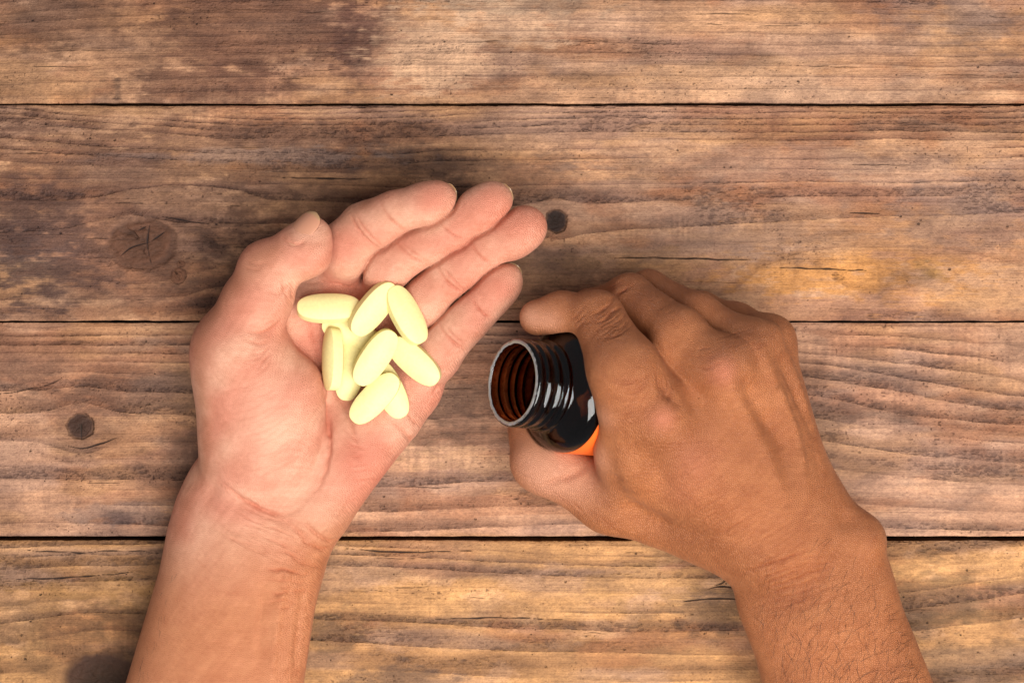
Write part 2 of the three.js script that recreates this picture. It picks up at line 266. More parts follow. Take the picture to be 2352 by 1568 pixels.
// surface nets over a box lo..hi with cells of `cell`
function mesh(field, lo, hi, cell) {
  const nx = Math.ceil((hi[0] - lo[0]) / cell) + 1, ny = Math.ceil((hi[1] - lo[1]) / cell) + 1, nz = Math.ceil((hi[2] - lo[2]) / cell) + 1;
  const F = new Float32Array(nx * ny * nz), C = 4, reach = C * cell * 1.3;
  for (let bz = 0; bz < nz; bz += C) for (let by = 0; by < ny; by += C) for (let bx = 0; bx < nx; bx += C) {
    const d0 = field(lo[0] + (bx + C / 2) * cell, lo[1] + (by + C / 2) * cell, lo[2] + (bz + C / 2) * cell), far = Math.abs(d0) > reach;
    for (let k = bz; k < Math.min(bz + C, nz); k++) for (let j = by; j < Math.min(by + C, ny); j++) {
      let o = (k * ny + j) * nx + bx;
      for (let i = bx; i < Math.min(bx + C, nx); i++, o++) F[o] = far ? d0 : field(lo[0] + i * cell, lo[1] + j * cell, lo[2] + k * cell);
    }
  }
  const id = new Int32Array(nx * ny * nz).fill(-1), pos = [], idx = [], sx = 1, sy = nx, sz = nx * ny;
  const off = [0, sx, sy, sx + sy, sz, sx + sz, sy + sz, sx + sy + sz];
  const E = [[0, 1], [2, 3], [4, 5], [6, 7], [0, 2], [1, 3], [4, 6], [5, 7], [0, 4], [1, 5], [2, 6], [3, 7]];
  for (let k = 0; k < nz - 1; k++) for (let j = 0; j < ny - 1; j++) for (let i = 0; i < nx - 1; i++) {
    const o = k * sz + j * sy + i;
    let m = 0;
    for (let c = 0; c < 8; c++) if (F[o + off[c]] < 0) m |= 1 << c;
    if (m === 0 || m === 255) continue;
    let x = 0, y = 0, z = 0, n = 0;
    for (const [a, b] of E) {
      const ia = m >> a & 1, ib = m >> b & 1;
      if (ia === ib) continue;
      const va = F[o + off[a]], vb = F[o + off[b]], t = va / (va - vb);
      x += (a & 1) + t * ((b & 1) - (a & 1)); y += (a >> 1 & 1) + t * ((b >> 1 & 1) - (a >> 1 & 1)); z += (a >> 2 & 1) + t * ((b >> 2 & 1) - (a >> 2 & 1)); n++;
    }
    id[o] = pos.length / 3;
    pos.push(lo[0] + (i + x / n) * cell, lo[1] + (j + y / n) * cell, lo[2] + (k + z / n) * cell);
  }
  const quad = (a, b, c, d, flip) => { if (a < 0 || b < 0 || c < 0 || d < 0) return; flip ? idx.push(a, c, b, a, d, c) : idx.push(a, b, c, a, c, d); };
  for (let k = 1; k < nz - 1; k++) for (let j = 1; j < ny - 1; j++) for (let i = 1; i < nx - 1; i++) {
    const o = k * sz + j * sy + i, s = F[o] < 0;
    if (s !== F[o + sx] < 0) quad(id[o - sy - sz], id[o - sz], id[o], id[o - sy], !s);
    if (s !== F[o + sy] < 0) quad(id[o - sx - sz], id[o - sx], id[o], id[o - sz], !s);
    if (s !== F[o + sz] < 0) quad(id[o - sx - sy], id[o - sy], id[o], id[o - sx], !s);
  }
  const g = new THREE.BufferGeometry();
  g.setAttribute('position', new THREE.BufferAttribute(new Float32Array(pos), 3));
  g.setIndex(new THREE.BufferAttribute(new Uint32Array(idx), 1));
  g.computeVertexNormals();
  return g;
}

// A skin: the meshed field, its folds pressed in and its colours set vertex by vertex.
class Skin {
  constructor(field, lo, hi, cell, hit) {
    this.hit = hit || hitOf(field); this.field = field;
    this.g = mesh(field, lo, hi, cell);
    const p = this.p = this.g.attributes.position.array, n = this.n = Float32Array.from(this.g.attributes.normal.array);
    this.count = p.length / 3; this.disp = new Float32Array(this.count); this.mark = new Float32Array(this.count);
    this.grid = new Map(); this.H = 3;
    for (let i = 0; i < this.count; i++) { const key = this.key(p[i * 3], p[i * 3 + 1], p[i * 3 + 2]); let a = this.grid.get(key); if (!a) this.grid.set(key, a = []); a.push(i); }
    this.color = new Float32Array(this.count * 3);
  }
  key(x, y, z) { const H = this.H; return ((Math.floor(x / H) + 512) * 1024 + Math.floor(y / H) + 512) * 1024 + Math.floor(z / H) + 512; }
  near(q, r, fn) {
    const H = this.H, p = this.p;
    for (let X = Math.floor((q[0] - r) / H); X <= Math.floor((q[0] + r) / H); X++) for (let Y = Math.floor((q[1] - r) / H); Y <= Math.floor((q[1] + r) / H); Y++) for (let Z = Math.floor((q[2] - r) / H); Z <= Math.floor((q[2] + r) / H); Z++) {
      const a = this.grid.get(((X + 512) * 1024 + Y + 512) * 1024 + Z + 512);
      if (a) for (const i of a) { const d = Math.hypot(p[i * 3] - q[0], p[i * 3 + 1] - q[1], p[i * 3 + 2] - q[2]); if (d < r) fn(i, d); }
    }
  }
  // a fold along photo points: width w and depth (mm, negative = ridge), redness of the line
  fold(pts, w, depth, red = 0.5, jitter = 0, taper = true) {
    const curve = new THREE.CatmullRomCurve3(pts.map(([x, y]) => new THREE.Vector3(x, y, 0)));
    const L = curve.getLength(), N = Math.max(4, Math.ceil(L * PX / 0.45)), best = new Map(), ph = rnd() * 99;
    let prev = null;
    for (let i = 0; i <= N; i++) {
      const c = curve.getPointAt(i / N), j = jitter ? jitter * vn(i * 0.11 + ph, ph) : 0;
      const q = this.hit(c.x + j * 0.6, c.y + j);
      if (!q) continue;
      if (prev && Math.abs(q[1] - prev[1]) > 6) { prev = q; continue; }
      prev = q;
      const s = (taper ? Math.pow(Math.sin(Math.PI * clamp(i / N, 0.03, 0.97)), 0.6) : 1) * (0.8 + 0.35 * vn(i * 0.2 + ph, 5.5));
      this.near(q, w * 2.4, (v, d) => { const e = Math.exp(-(d * d) / (w * w)) * s; if (e > (best.get(v) ?? 0)) best.set(v, e); });
    }
    for (const [v, e] of best) { this.disp[v] -= e * depth; this.mark[v] += e * red; }
  }
  // n folds between two edges a and b (arrays of as many photo points)
  family(a, b, n, w, depth, red, jitter = 6, cut = 0.25) {
    for (let i = 0; i < n; i++) {
      const t = clamp((i + 0.5 + rr(-0.35, 0.35)) / n), pts = a.map((q, k) => [lerp(q[0], b[k][0], t) + rr(-3, 3), lerp(q[1], b[k][1], t) + rr(-3, 3)]);
      const c = new THREE.CatmullRomCurve3(pts.map(([x, y]) => new THREE.Vector3(x, y, 0))), t0 = rr(0, cut), t1 = 1 - rr(0, cut), m = 5;
      this.fold(Array.from({ length: m }, (_, k) => { const q = c.getPoint(lerp(t0, t1, k / (m - 1))); return [q.x, q.y]; }), w * rr(0.75, 1.3), depth * rr(0.55, 1.25), red, jitter);
    }
  }
  // soft swelling or hollow at a photo point
  bump(px, py, r, height) { const q = this.hit(px, py); if (q) this.near(q, r * 2, (v, d) => { this.disp[v] += height * Math.exp(-(d * d) / (r * r * 0.6)); }); }
  // colours: fn(x, y, z, nx, ny, nz) -> linear rgb
  paint(fn) { const { p, n, color } = this; for (let i = 0; i < this.count; i++) { const c = fn(p[i * 3], p[i * 3 + 1], p[i * 3 + 2], n[i * 3], n[i * 3 + 1], n[i * 3 + 2]); color[i * 3] = c[0]; color[i * 3 + 1] = c[1]; color[i * 3 + 2] = c[2]; } }
  tint(px, py, r, c, s, stretch = null) {
    const q = this.hit(px, py); if (!q) return;
    this.near(q, r * 2, (v, d) => { const e = s * Math.exp(-(d * d) / (r * r * 0.6)); for (let k = 0; k < 3; k++) this.color[v * 3 + k] = lerp(this.color[v * 3 + k], c[k], e); });
  }
  finish(base, foldTint, grain) {
    const { p, n, disp, mark, color } = this;
    for (let i = 0; i < this.count; i++) {
      const x = p[i * 3], y = p[i * 3 + 1], z = p[i * 3 + 2], d = disp[i] + grain(x, y, z), m = clamp(mark[i], 0, 1);
      for (let c = 0; c < 3; c++) color[i * 3 + c] *= lerp(1, foldTint[c], m);
      p[i * 3] = (x + n[i * 3] * d - base[0]) / 1000; p[i * 3 + 1] = (y + n[i * 3 + 1] * d - base[1]) / 1000; p[i * 3 + 2] = (z + n[i * 3 + 2] * d - base[2]) / 1000;
    }
    const uv = new Float32Array(this.count * 2);
    for (let i = 0; i < this.count; i++) { uv[i * 2] = p[i * 3] + 0.35 * p[i * 3 + 1]; uv[i * 2 + 1] = p[i * 3 + 2] + 0.6 * p[i * 3 + 1]; }
    this.g.setAttribute('uv', new THREE.BufferAttribute(uv, 2));
    this.g.setAttribute('color', new THREE.BufferAttribute(color, 3));
    this.g.computeVertexNormals();
    return this.g;
  }
}

// skin relief: fine criss-cross lines round small raised cells, 60 mm a side
function skinBump(size, cells, seed) {
  const d = new Uint8Array(size * size * 4), pts = [];
  for (let j = 0; j < cells; j++) for (let i = 0; i < cells; i++) pts.push([i + 0.5 + 0.42 * hash2(i + seed, j * 3 + 1), j + 0.5 + 0.42 * hash2(i * 5 + 2, j + seed)]);
  for (let y = 0; y < size; y++) for (let x = 0; x < size; x++) {
    const u = x / size * cells, v = y / size * cells, ci = Math.floor(u), cj = Math.floor(v);
    let a = 9, b = 9;
    for (let j = -1; j <= 1; j++) for (let i = -1; i <= 1; i++) {
      const I = (ci + i + cells) % cells, J = (cj + j + cells) % cells, q = pts[J * cells + I];
      let ex = q[0] - I + ci + i - u, ey = q[1] - J + cj + j - v; const w = ex * ex * 0.8 + ey * ey * 1.25 + 0.5 * ex * ey;
      if (w < a) { b = a; a = w; } else if (w < b) b = w;
    }
    const e = smooth(0, 0.42, Math.sqrt(b) - Math.sqrt(a));
    const h = 0.25 + 0.6 * e + 0.15 * hash2(x, y + 77 * seed);
    d.set([h * 255, h * 255, h * 255, 255], (y * size + x) * 4);
  }
  const t = dataTex(d, size, size); t.repeat.set(1 / 0.06, 1 / 0.06); return t;
}
// ---------------------------------------------------------------- the open hand
const palmL = chain([
  cap([576, 1215, 23], [396, 2000, 31], 174, 226, 0.66, 6),          // forearm
  cap([590, 1130, 22], [576, 1230, 22], 146, 160, 0.62, 14),
  cap([660, 1190, 22], [640, 1290, 22], 84, 66, 0.9, 6),
  cap([580, 1050, 20], [760, 710, 22], 62, 60, 1, 14),               // metacarpals
  cap([610, 1060, 18], [850, 760, 19], 62, 58, 1, 14),
  cap([645, 1080, 18], [915, 815, 18], 66, 56, 1, 14),
  cap([690, 1110, 20], [945, 905, 22], 76, 52, 1, 14),
  cap([722, 1140, 24], [893, 960, 25], 100, 66, 1, 12),              // heel of the hand
  cap([722, 1170, 25], [728, 1192, 24], 56, 46, 1, 4),
  ball([986, 902, 24], 18, 1, 4), ball([730, 1194, 25], 45, 1, 2.5),
  cap([700, 690, 24], [860, 700, 25], 42, 44, 1, 10),                // pads below the fingers
  cap([640, 1330, 30], [612, 1590, 36], 56, 66, 0.8, 10),            // tendons
  cap([600, 800, 22], [745, 668, 22], 70, 56, 1, 10),                // web of the thumb
]);
const thenarL = chain([
  cap([566, 1065, 31], [553, 830, 40], 108, 108, 0.92, 6),
  cap([640, 1070, 31], [645, 905, 38], 107, 104, 0.95, 10),
]);
const thumbL = chain([
  cap([556, 860, 41.5], [549, 795, 43.8], 96, 91, 0.9, 6), cap([549, 795, 43.8], [582, 694, 48.2], 91, 66, 1, 8),
  cap([580, 694, 48.2], [622, 618, 51.2], 68, 61, 1, 6), cap([622, 618, 51.2], [698, 566, 52.8], 61, 51, 1, 6),
  cap([698, 566, 52.8], [718, 538, 52.8], 51, 40, 1, 6),
  ball([708, 582, 52.8], 48, 1, 8), ball([610, 690, 50.5], 56, 1, 8), ball([600, 612, 52.0], 44, 1, 6),
]);
const indexL = chain([
  cap([772, 650, 20.0], [793, 574, 40.1], 56, 57, 1, 4), cap([793, 574, 40.1], [838, 524, 45.8], 57, 56, 1, 4),
  cap([838, 524, 45.8], [908, 490, 50.9], 56, 48, 1, 4), cap([908, 490, 50.9], [1006, 459, 52.3], 48, 44, 1, 4),
  ball([868, 516, 49.4], 49, 1, 5), ball([975, 472, 53.8], 44, 1, 6), ball([798, 572, 41.5], 58, 1, 6),
]);
const middleL = chain([
  cap([872, 690, 18.0], [886, 616, 37.9], 50, 49, 1, 4), cap([886, 616, 37.9], [940, 578, 43.0], 50, 50, 1, 4),
  cap([940, 578, 43.0], [1036, 531, 47.3], 50, 46, 1, 4), cap([1036, 531, 47.3], [1132, 462, 48.7], 46, 46, 1, 4),
  ball([985, 557, 45.8], 47, 1, 5), ball([1102, 482, 50.2], 46, 1, 6), ball([892, 612, 39.4], 50, 1, 6),
]);
const ringL = chain([
  cap([932, 790, 18.0], [968, 700, 33.6], 52, 49, 1, 4), cap([968, 700, 33.6], [1024, 641, 39.4], 50, 50, 1, 4),
  cap([1024, 641, 39.4], [1108, 578, 43.0], 50, 47, 1, 4), cap([1108, 578, 43.0], [1207, 522, 44.4], 47, 50, 1, 4),
  ball([1062, 612, 42.2], 48, 1, 5), ball([1178, 541, 45.8], 48, 1, 6), ball([980, 688, 35.8], 50, 1, 6),
]);
const pinkyL = chain([
  cap([955, 895, 20.0], [995, 823, 30.0], 54, 50, 1, 4), cap([995, 823, 30.0], [1040, 766, 34.3], 51, 51, 1, 4),
  cap([1040, 766, 34.3], [1108, 700, 38.6], 50, 44, 1, 4), cap([1108, 700, 38.6], [1158, 643, 40.1], 44, 42, 1, 4),
  ball([1074, 733, 37.9], 46, 1, 5), ball([1143, 664, 41.5], 42, 1, 6), ball([1003, 812, 32.2], 50, 1, 6),
]);
function fieldL(x, y, z) {
  const p = palmL(x, y, z), b = smin(p, thenarL(x, y, z), 2.5);
  const d = limbs(b, [[thumbL, b, 9], [indexL, p, 3], [middleL, p, 3], [ringL, p, 5], [pinkyL, p, 6]], x, y, z);
  return Math.max(smax(d, -y + 0.3, 2), z - 252);
}
const CELL = 0.56;
const left = new Skin(fieldL, [-205, -1, -86], [40, 84, 256], CELL);
const hitL = left.hit;

// folds of the palm and fingers
const F = (pts, w, d, r = 0.6, j = 3) => left.fold(pts, w, d, r, j);
F([[755, 800], [742, 860], [752, 940], [756, 1030], [742, 1100], [715, 1140]], 1.0, 1.7, 0.95);
F([[790, 1000], [815, 1040], [850, 1080]], 1.6, 0.6, 0.4);
F([[895, 960], [935, 1000], [960, 1040]], 1.2, 0.9, 0.6);
F([[850, 1000], [900, 1040], [935, 1080]], 2.5, 0.7, 0.25);
F([[783, 1010], [800, 1070], [832, 1120]], 3, 0.9, 0.3);
F([[990, 905], [1000, 895], [1008, 880]], 1.0, 0.8, 0.6);
for (const [x0, y0, x1, y1, s] of [[800, 476, 878, 576, 1], [868, 447, 938, 535, 0.7], [905, 545, 978, 606, 1], [1003, 500, 1072, 550, 0.7], [1000, 600, 1066, 674, 1], [1078, 545, 1138, 613, 0.7], [1000, 730, 1078, 806, 1], [1080, 675, 1140, 740, 0.7]]) {
  const mx = (x0 + x1) / 2, my = (y0 + y1) / 2, bx = (y1 - y0) * 0.1, by = -(x1 - x0) * 0.1;
  const at = (t, o) => [lerp(x0, x1, t) - bx * (4 * t * (1 - t)) + o * 0.8, lerp(y0, y1, t) - by * (4 * t * (1 - t)) - o * 0.5];
  F([at(0.08, 0), at(0.3, 0), at(0.6, 0), at(0.95, 0)], 0.62, 1.05 * s, 0.95, 2);
  if (s === 1) { F([at(0.2, 12), at(0.5, 13), at(0.95, 8)], 0.55, 0.75, 0.8, 2); F([at(0.35, -9), at(0.6, -6), at(0.9, -2)], 0.5, 0.3, 0.4, 2); }
}
F([[615, 668], [640, 675], [668, 655], [672, 690]], 0.9, 0.6, 0.5);
F([[648, 640], [655, 670], [672, 700]], 1.0, 0.7, 0.5);
F([[575, 762], [605, 768], [632, 752], [648, 735]], 1.2, 0.9, 0.6);
F([[560, 780], [600, 790], [628, 780]], 0.8, 0.5, 0.5);
left.family([[770, 950], [800, 990], [850, 1010]], [[790, 1100], [830, 1110], [880, 1090]], 7, 0.5, 0.32, 0.51, 8, 0.4);
F([[925, 905], [945, 960], [975, 985]], 0.9, 0.7, 0.6);
F([[755, 890], [790, 930], [815, 1000], [830, 1050]], 1.1, 0.8, 0.5);
F([[665, 668], [700, 720], [720, 790], [748, 850]], 1.2, 0.8, 0.6);
F([[690, 650], [760, 648], [840, 668]], 0.9, 0.6, 0.5);
left.family([[560, 735], [600, 745], [640, 722]], [[548, 880], [600, 860], [640, 800]], 9, 0.5, 0.34, 0.5, 4);
left.family([[500, 900], [570, 880], [650, 840]], [[560, 1110], [650, 1080], [735, 1020]], 14, 0.45, 0.18, 0.4, 3);
left.family([[640, 1000], [690, 1010], [740, 1050]], [[640, 1100], [690, 1100], [735, 1090]], 5, 0.45, 0.2, 0.35, 3);
left.family([[498, 1100], [580, 1150], [680, 1190], [765, 1240]], [[455, 1190], [540, 1245], [650, 1290], [745, 1330]], 18, 0.55, 0.42, 0.22, 4);
F([[500, 1095], [560, 1150], [640, 1180], [715, 1150]], 1.1, 0.7, 0.45);
F([[505, 1110], [590, 1165], [660, 1200], [712, 1240], [752, 1262]], 1.3, 0.8, 0.5);
F([[700, 1195], [722, 1222], [752, 1240], [775, 1236]], 1.1, 1.2, 0.6);
F([[680, 1215], [705, 1245], [735, 1258], [765, 1252]], 1.0, 0.9, 0.5);
F([[640, 1240], [690, 1290], [740, 1300]], 1.0, 0.7, 0.45);
left.family([[600, 1290], [660, 1300], [735, 1300]], [[600, 1400], [650, 1395], [722, 1390]], 9, 0.6, 0.48, 0.51, 9, 0.5);
left.family([[440, 1230], [500, 1290], [580, 1340]], [[340, 1480], [430, 1540], [560, 1566]], 26, 0.45, 0.16, 0.20, 9, 0.5);
F([[648, 538], [660, 556], [680, 562], [702, 548]], 0.8, 0.8, 0.6);
F([[566, 596], [590, 606], [612, 600]], 1.0, 0.6, 0.5); F([[560, 612], [584, 622], [606, 616]], 0.8, 0.5, 0.5);
// tendons and veins at the wrist
left.fold([[665, 1305], [640, 1400], [622, 1566]], 2.2, -1.3, 0, 0, true);
left.fold([[735, 1330], [712, 1430], [696, 1566]], 2.2, -0.7, 0, 0, true);
left.fold([[700, 1340], [688, 1430], [676, 1566]], 2.4, 1.2, 0, 0, true);
left.fold([[612, 1310], [600, 1420], [592, 1566]], 1.8, 0.9, 0, 0, true);
left.fold([[470, 1075], [492, 1100], [480, 1160]], 4, 0.9, 0, 0, true);
left.fold([[500, 840], [490, 930], [500, 1040]], 4, 0.5, 0, 0, true);
left.bump(590, 960, 12, 0.8); left.bump(760, 1180, 9, 0.8); left.bump(870, 1060, 9, 0.5);

const SKIN = { palm: srgb(220, 160, 132), palmRed: srgb(206, 122, 98), palmPale: srgb(230, 186, 158), arm: srgb(190, 122, 84), back: srgb(158, 97, 63), dark: srgb(108, 60, 36), pink: srgb(196, 118, 92) };

left.paint((x, y, z, nx, ny, nz) => {
  const wrist = smooth(52, 104, z + 0.25 * x + 18 + 8 * n3(x * 0.06, y * 0.06, z * 0.06)), side = smooth(0.05, -0.6, ny);
  let c = mix3(SKIN.palm, SKIN.arm, wrist);
  c = mix3(c, SKIN.palmRed, clamp(0.35 + 1.1 * n3(x * 0.09, y * 0.09, z * 0.09)) * 0.65 * (1 - wrist));
  c = mix3(c, SKIN.back, side * 0.5);
  const m = 1 + 0.12 * n3(x * 0.22, y * 0.22, z * 0.22) + 0.10 * n3(x * 0.8, y * 0.8, z * 0.8) + 0.10 * n3(x * 1.7, y * 2.0, z * 2.0);
  return [c[0] * lerp(1, m, 0.6), c[1] * m, c[2] * lerp(1, m, 1.2)];
});
for (const [x, y, r, s] of [[860, 1040, 13, 0.75], [880, 1090, 13, 0.7], [800, 1060, 13, 0.65], [820, 1130, 13, 0.6], [960, 940, 9, 0.45], [1005, 465, 9, 0.4], [1132, 465, 9, 0.4], [1205, 530, 9, 0.4], [1150, 655, 9, 0.4], [700, 600, 8, 0.25], [870, 545, 7, 0.25], [980, 560, 7, 0.25], [1060, 620, 7, 0.25], [800, 590, 8, 0.25], [720, 720, 9, 0.3]]) left.tint(x, y, r, SKIN.palmRed, s);
for (const [x, y, r, s] of [[620, 1000, 15, 0.3], [600, 920, 13, 0.25], [740, 1190, 9, 0.2]]) left.tint(x, y, r, SKIN.palmPale, s);  // paler skin on thumb ball and heel, some highlight painted in
for (const [x, y, r] of [[632, 566, 6], [600, 580, 8], [575, 606, 9], [548, 640, 9], [526, 664, 9], [500, 700, 10], [480, 730, 10], [462, 770, 10], [458, 820, 8], [458, 870, 7], [464, 920, 7], [470, 970, 7], [474, 1020, 7], [470, 1070, 8], [448, 1110, 8], [425, 1160, 8], [405, 1220, 8], [390, 1280, 8], [372, 1340, 8], [352, 1400, 8], [334, 1460, 8], [318, 1520, 8], [800, 488, 6], [840, 470, 5], [740, 1300, 6], [732, 1360, 6], [722, 1430, 6], [712, 1500, 6]]) left.tint(x, y, r, SKIN.back, 0.42);
const baseL = [-105, 0, 40];
const grainS = (x, y, z) => 0.05 * n3(x * 0.55, y * 0.55, z * 0.55) + 0.035 * n3(x * 1.1, y * 1.1, z * 1.1);
const skinTex = skinBump(1024, 72, 3);
const skinMat = (bump, rough = 0.5) => new THREE.MeshPhysicalMaterial({ vertexColors: true, roughness: rough, specularIntensity: 0.75, sheen: 0.25, sheenColor: new THREE.Color(1.0, 0.55, 0.4), sheenRoughness: 0.6, bumpMap: skinTex, bumpScale: bump });
const handL = thing('hand', baseL.map((v) => v / 1000));
tag(handL, 'open palm-up hand with bare forearm, cupped round a pile of yellow tablets', 'hand');
part('skin', left.finish(baseL, [0.82, 0.62, 0.56], grainS), skinMat(0.00034), handL);
// ---------------------------------------------------------------- the gripping hand
const MOUTH = P(1176, 878, 74), TILT = 35 * Math.PI / 180, SWING = 7 * Math.PI / 180;
const AXIS = [Math.cos(TILT) * Math.cos(SWING), -Math.sin(TILT), Math.cos(TILT) * Math.sin(SWING)];   // from the mouth to the base
const BODY_R = 27;
function bottleField(x, y, z) {                                       // body and shoulder, for the flesh that presses on it
  const px = x - MOUTH[0], py = y - MOUTH[1], pz = z - MOUTH[2], s = px * AXIS[0] + py * AXIS[1] + pz * AXIS[2];
  const r = Math.sqrt(Math.max(px * px + py * py + pz * pz - s * s, 0));
  return Math.max(r - (19 + (BODY_R - 19) * smooth(15, 25, s)), -s, s - 90);
}
const backR = chain([
  cap([1862, 1320, 44], [2081, 2000, 34], 168, 221, 0.66, 6),        // forearm
  cap([1826, 1225, 48], [1864, 1340, 43], 138, 162, 0.6, 12),
  cap([1760, 1240, 56], [1517, 955, 84], 84, 66, 0.8, 14),           // metacarpals
  cap([1790, 1230, 57], [1655, 850, 81], 76, 62, 0.85, 14),
  cap([1840, 1210, 52], [1722, 800, 70], 74, 58, 0.9, 14),
  cap([1860, 1200, 44], [1766, 782, 57], 72, 53, 1, 12),
  cap([1848, 1150, 34], [1742, 900, 36], 68, 64, 1, 12),             // fleshy outer edge of the palm
  cap([1650, 1170, 50], [1480, 1020, 64], 118, 84, 0.8, 14),         // between thumb and forefinger
  cap([1585, 900, 70], [1530, 800, 72], 44, 30, 1, 8),
  cap([1446, 1040, 66], [1436, 940, 80], 66, 66, 1, 10), cap([1450, 1090, 54], [1446, 1040, 66], 74, 66, 1, 10),
  ball([1985, 1232, 54], 42, 1, 12),                                 // wrist bone
]);
const thumbR = chain([
  cap([1700, 1240, 44], [1400, 1150, 42], 84, 66, 0.9, 8), cap([1400, 1150, 42], [1250, 1056, 42], 68, 70, 0.9, 8),
  cap([1250, 1056, 42], [1236, 985, 36], 74, 62, 0.9, 6), cap([1236, 985, 36], [1245, 930, 30], 62, 46, 0.9, 6),
]);
const indexR = chain([
  cap([1517, 955, 82], [1434, 850, 84], 66, 80, 1, 4), cap([1434, 850, 84], [1372, 728, 67], 80, 60, 1, 6),
  cap([1372, 728, 67], [1290, 718, 61], 56, 46, 1, 4), cap([1290, 718, 61], [1234, 729, 59], 46, 41, 1, 4),
]);
const middleR = chain([
  cap([1655, 850, 80], [1560, 765, 71], 62, 57, 1, 4), cap([1560, 765, 71], [1446, 680, 49], 57, 50, 1, 5),
  cap([1446, 680, 49], [1352, 708, 34], 48, 40, 1, 4), cap([1352, 708, 34], [1280, 770, 28], 40, 36, 1, 4),
]);
const ringR = chain([
  cap([1722, 800, 68], [1600, 725, 56], 58, 50, 1, 4), cap([1600, 725, 56], [1490, 668, 36], 50, 46, 1, 5),
  cap([1490, 668, 36], [1400, 705, 22], 44, 38, 1, 4), cap([1400, 705, 22], [1340, 780, 18], 38, 34, 1, 4),
]);
const pinkyR = chain([
  cap([1768, 782, 55], [1690, 745, 42], 54, 46, 1, 4), cap([1690, 745, 42], [1610, 714, 27], 46, 42, 1, 5),
  cap([1610, 714, 27], [1520, 745, 18], 42, 38, 1, 4), cap([1520, 745, 18], [1470, 800, 14], 38, 32, 1, 4),
]);
function fieldR(x, y, z) {
  const p = backR(x, y, z), b = smin(p, thumbR(x, y, z), 9);
  let d = limbs(b, [[indexR, p, 8], [middleR, p, 7], [ringR, p, 7], [pinkyR, p, 7]], x, y, z);
  d = smax(d, -bottleField(x, y, z) - 0.15, 1.5);
  return Math.max(smax(d, -y + 0.3, 2), z - 252);
}
const right = new Skin(fieldR, [-6, -1, -42], [245, 104, 256], CELL);
const R_ = (pts, w, d, r = 0.5, j = 3) => right.fold(pts, w, d, r, j);
// knuckle wrinkles
right.family([[1350, 735], [1375, 715], [1420, 680]], [[1385, 790], [1425, 770], [1465, 735]], 10, 0.5, 0.40, 0.6, 3, 0.2);
R_([[1358, 722], [1390, 705], [1412, 684]], 0.7, 0.7); R_([[1375, 742], [1400, 722], [1432, 700]], 0.7, 0.6);
right.family([[1395, 690], [1430, 672], [1460, 650]], [[1380, 668], [1410, 652], [1440, 640]], 4, 0.56, 0.54, 0.80, 3, 0.15);
right.family([[1330, 770], [1345, 760], [1370, 742]], [[1300, 740], [1320, 720], [1340, 690]], 4, 0.5, 0.36, 0.60, 5, 0.2);
right.family([[1395, 850], [1440, 870], [1490, 850]], [[1420, 990], [1480, 960], [1520, 890]], 16, 0.48, 0.24, 0.50, 3, 0.4);
right.family([[1500, 850], [1512, 890], [1500, 930]], [[1545, 850], [1550, 890], [1530, 930]], 5, 0.48, 0.43, 0.60, 3, 0.2);
right.family([[1560, 800], [1610, 800], [1660, 780]], [[1590, 870], [1640, 880], [1690, 850]], 9, 0.48, 0.22, 0.44, 3, 0.4);
right.family([[1620, 780], [1690, 760], [1745, 740]], [[1680, 830], [1740, 810], [1790, 780]], 10, 0.44, 0.22, 0.44, 3, 0.4);
right.fold([[1513, 865], [1530, 900], [1560, 930]], 2.6, 1.6, 0.2);
R_([[1250, 1112], [1300, 1096], [1348, 1072]], 1.6, 1.4, 0.5);
// wrist creases
right.family([[1480, 1235], [1600, 1150], [1740, 1060]], [[1690, 1340], [1850, 1262], [1950, 1190]], 46, 0.42, 0.17, 0.3, 2.5, 0.3);
right.family([[1690, 1320], [1790, 1280], [1930, 1230]], [[1722, 1420], [1830, 1400], [2000, 1340]], 26, 0.5, 0.30, 0.45, 3, 0.3);
right.family([[1480, 1010], [1560, 1000], [1640, 960]], [[1540, 1170], [1640, 1110], [1730, 1040]], 26, 0.42, 0.12, 0.2, 3, 0.5);
right.family([[1740, 1440], [1850, 1430], [2030, 1390]], [[1770, 1560], [1880, 1560], [2100, 1540]], 24, 0.42, 0.10, 0.2, 3, 0.5);
right.family([[1400, 1190], [1440, 1230], [1480, 1250]], [[1240, 1100], [1280, 1140], [1330, 1190]], 14, 0.42, 0.16, 0.25, 3, 0.4);
right.family([[1500, 1030], [1540, 1110], [1640, 1190]], [[1780, 1000], [1830, 1080], [1870, 1160]], 22, 0.42, 0.10, 0.15, 4, 0.5);
right.family([[1560, 770], [1600, 760], [1640, 740]], [[1470, 690], [1500, 680], [1530, 660]], 9, 0.45, 0.14, 0.25, 4, 0.4);
// tendons, knuckles and hollows
right.fold([[1668, 870], [1735, 1000], [1790, 1130], [1800, 1220]], 3.8, -1.9, 0);
right.fold([[1745, 800], [1788, 900], [1830, 1010], [1850, 1130]], 3.0, -2.2, 0);
right.fold([[1790, 770], [1845, 920], [1885, 1060]], 3, -1.4, 0);
right.fold([[1690, 835], [1748, 940], [1800, 1020], [1815, 1090]], 5, 3.2, 0);
right.fold([[1778, 800], [1826, 900], [1868, 1000], [1880, 1080]], 3.0, 1.7, 0);
right.fold([[1580, 920], [1640, 1020], [1700, 1120]], 6, 1.2, 0);
right.fold([[1393, 1005], [1404, 1100], [1450, 1165], [1517, 1203], [1600, 1220]], 5.5, 3.2, 0);
right.fold([[1545, 1000], [1620, 1100], [1700, 1190]], 4, -0.9, 0);
right.bump(1521, 951, 7, 2.2); right.bump(1661, 842, 8, 2.2); right.bump(1725, 790, 6, 1.2); right.bump(1782, 755, 6, 1.2);
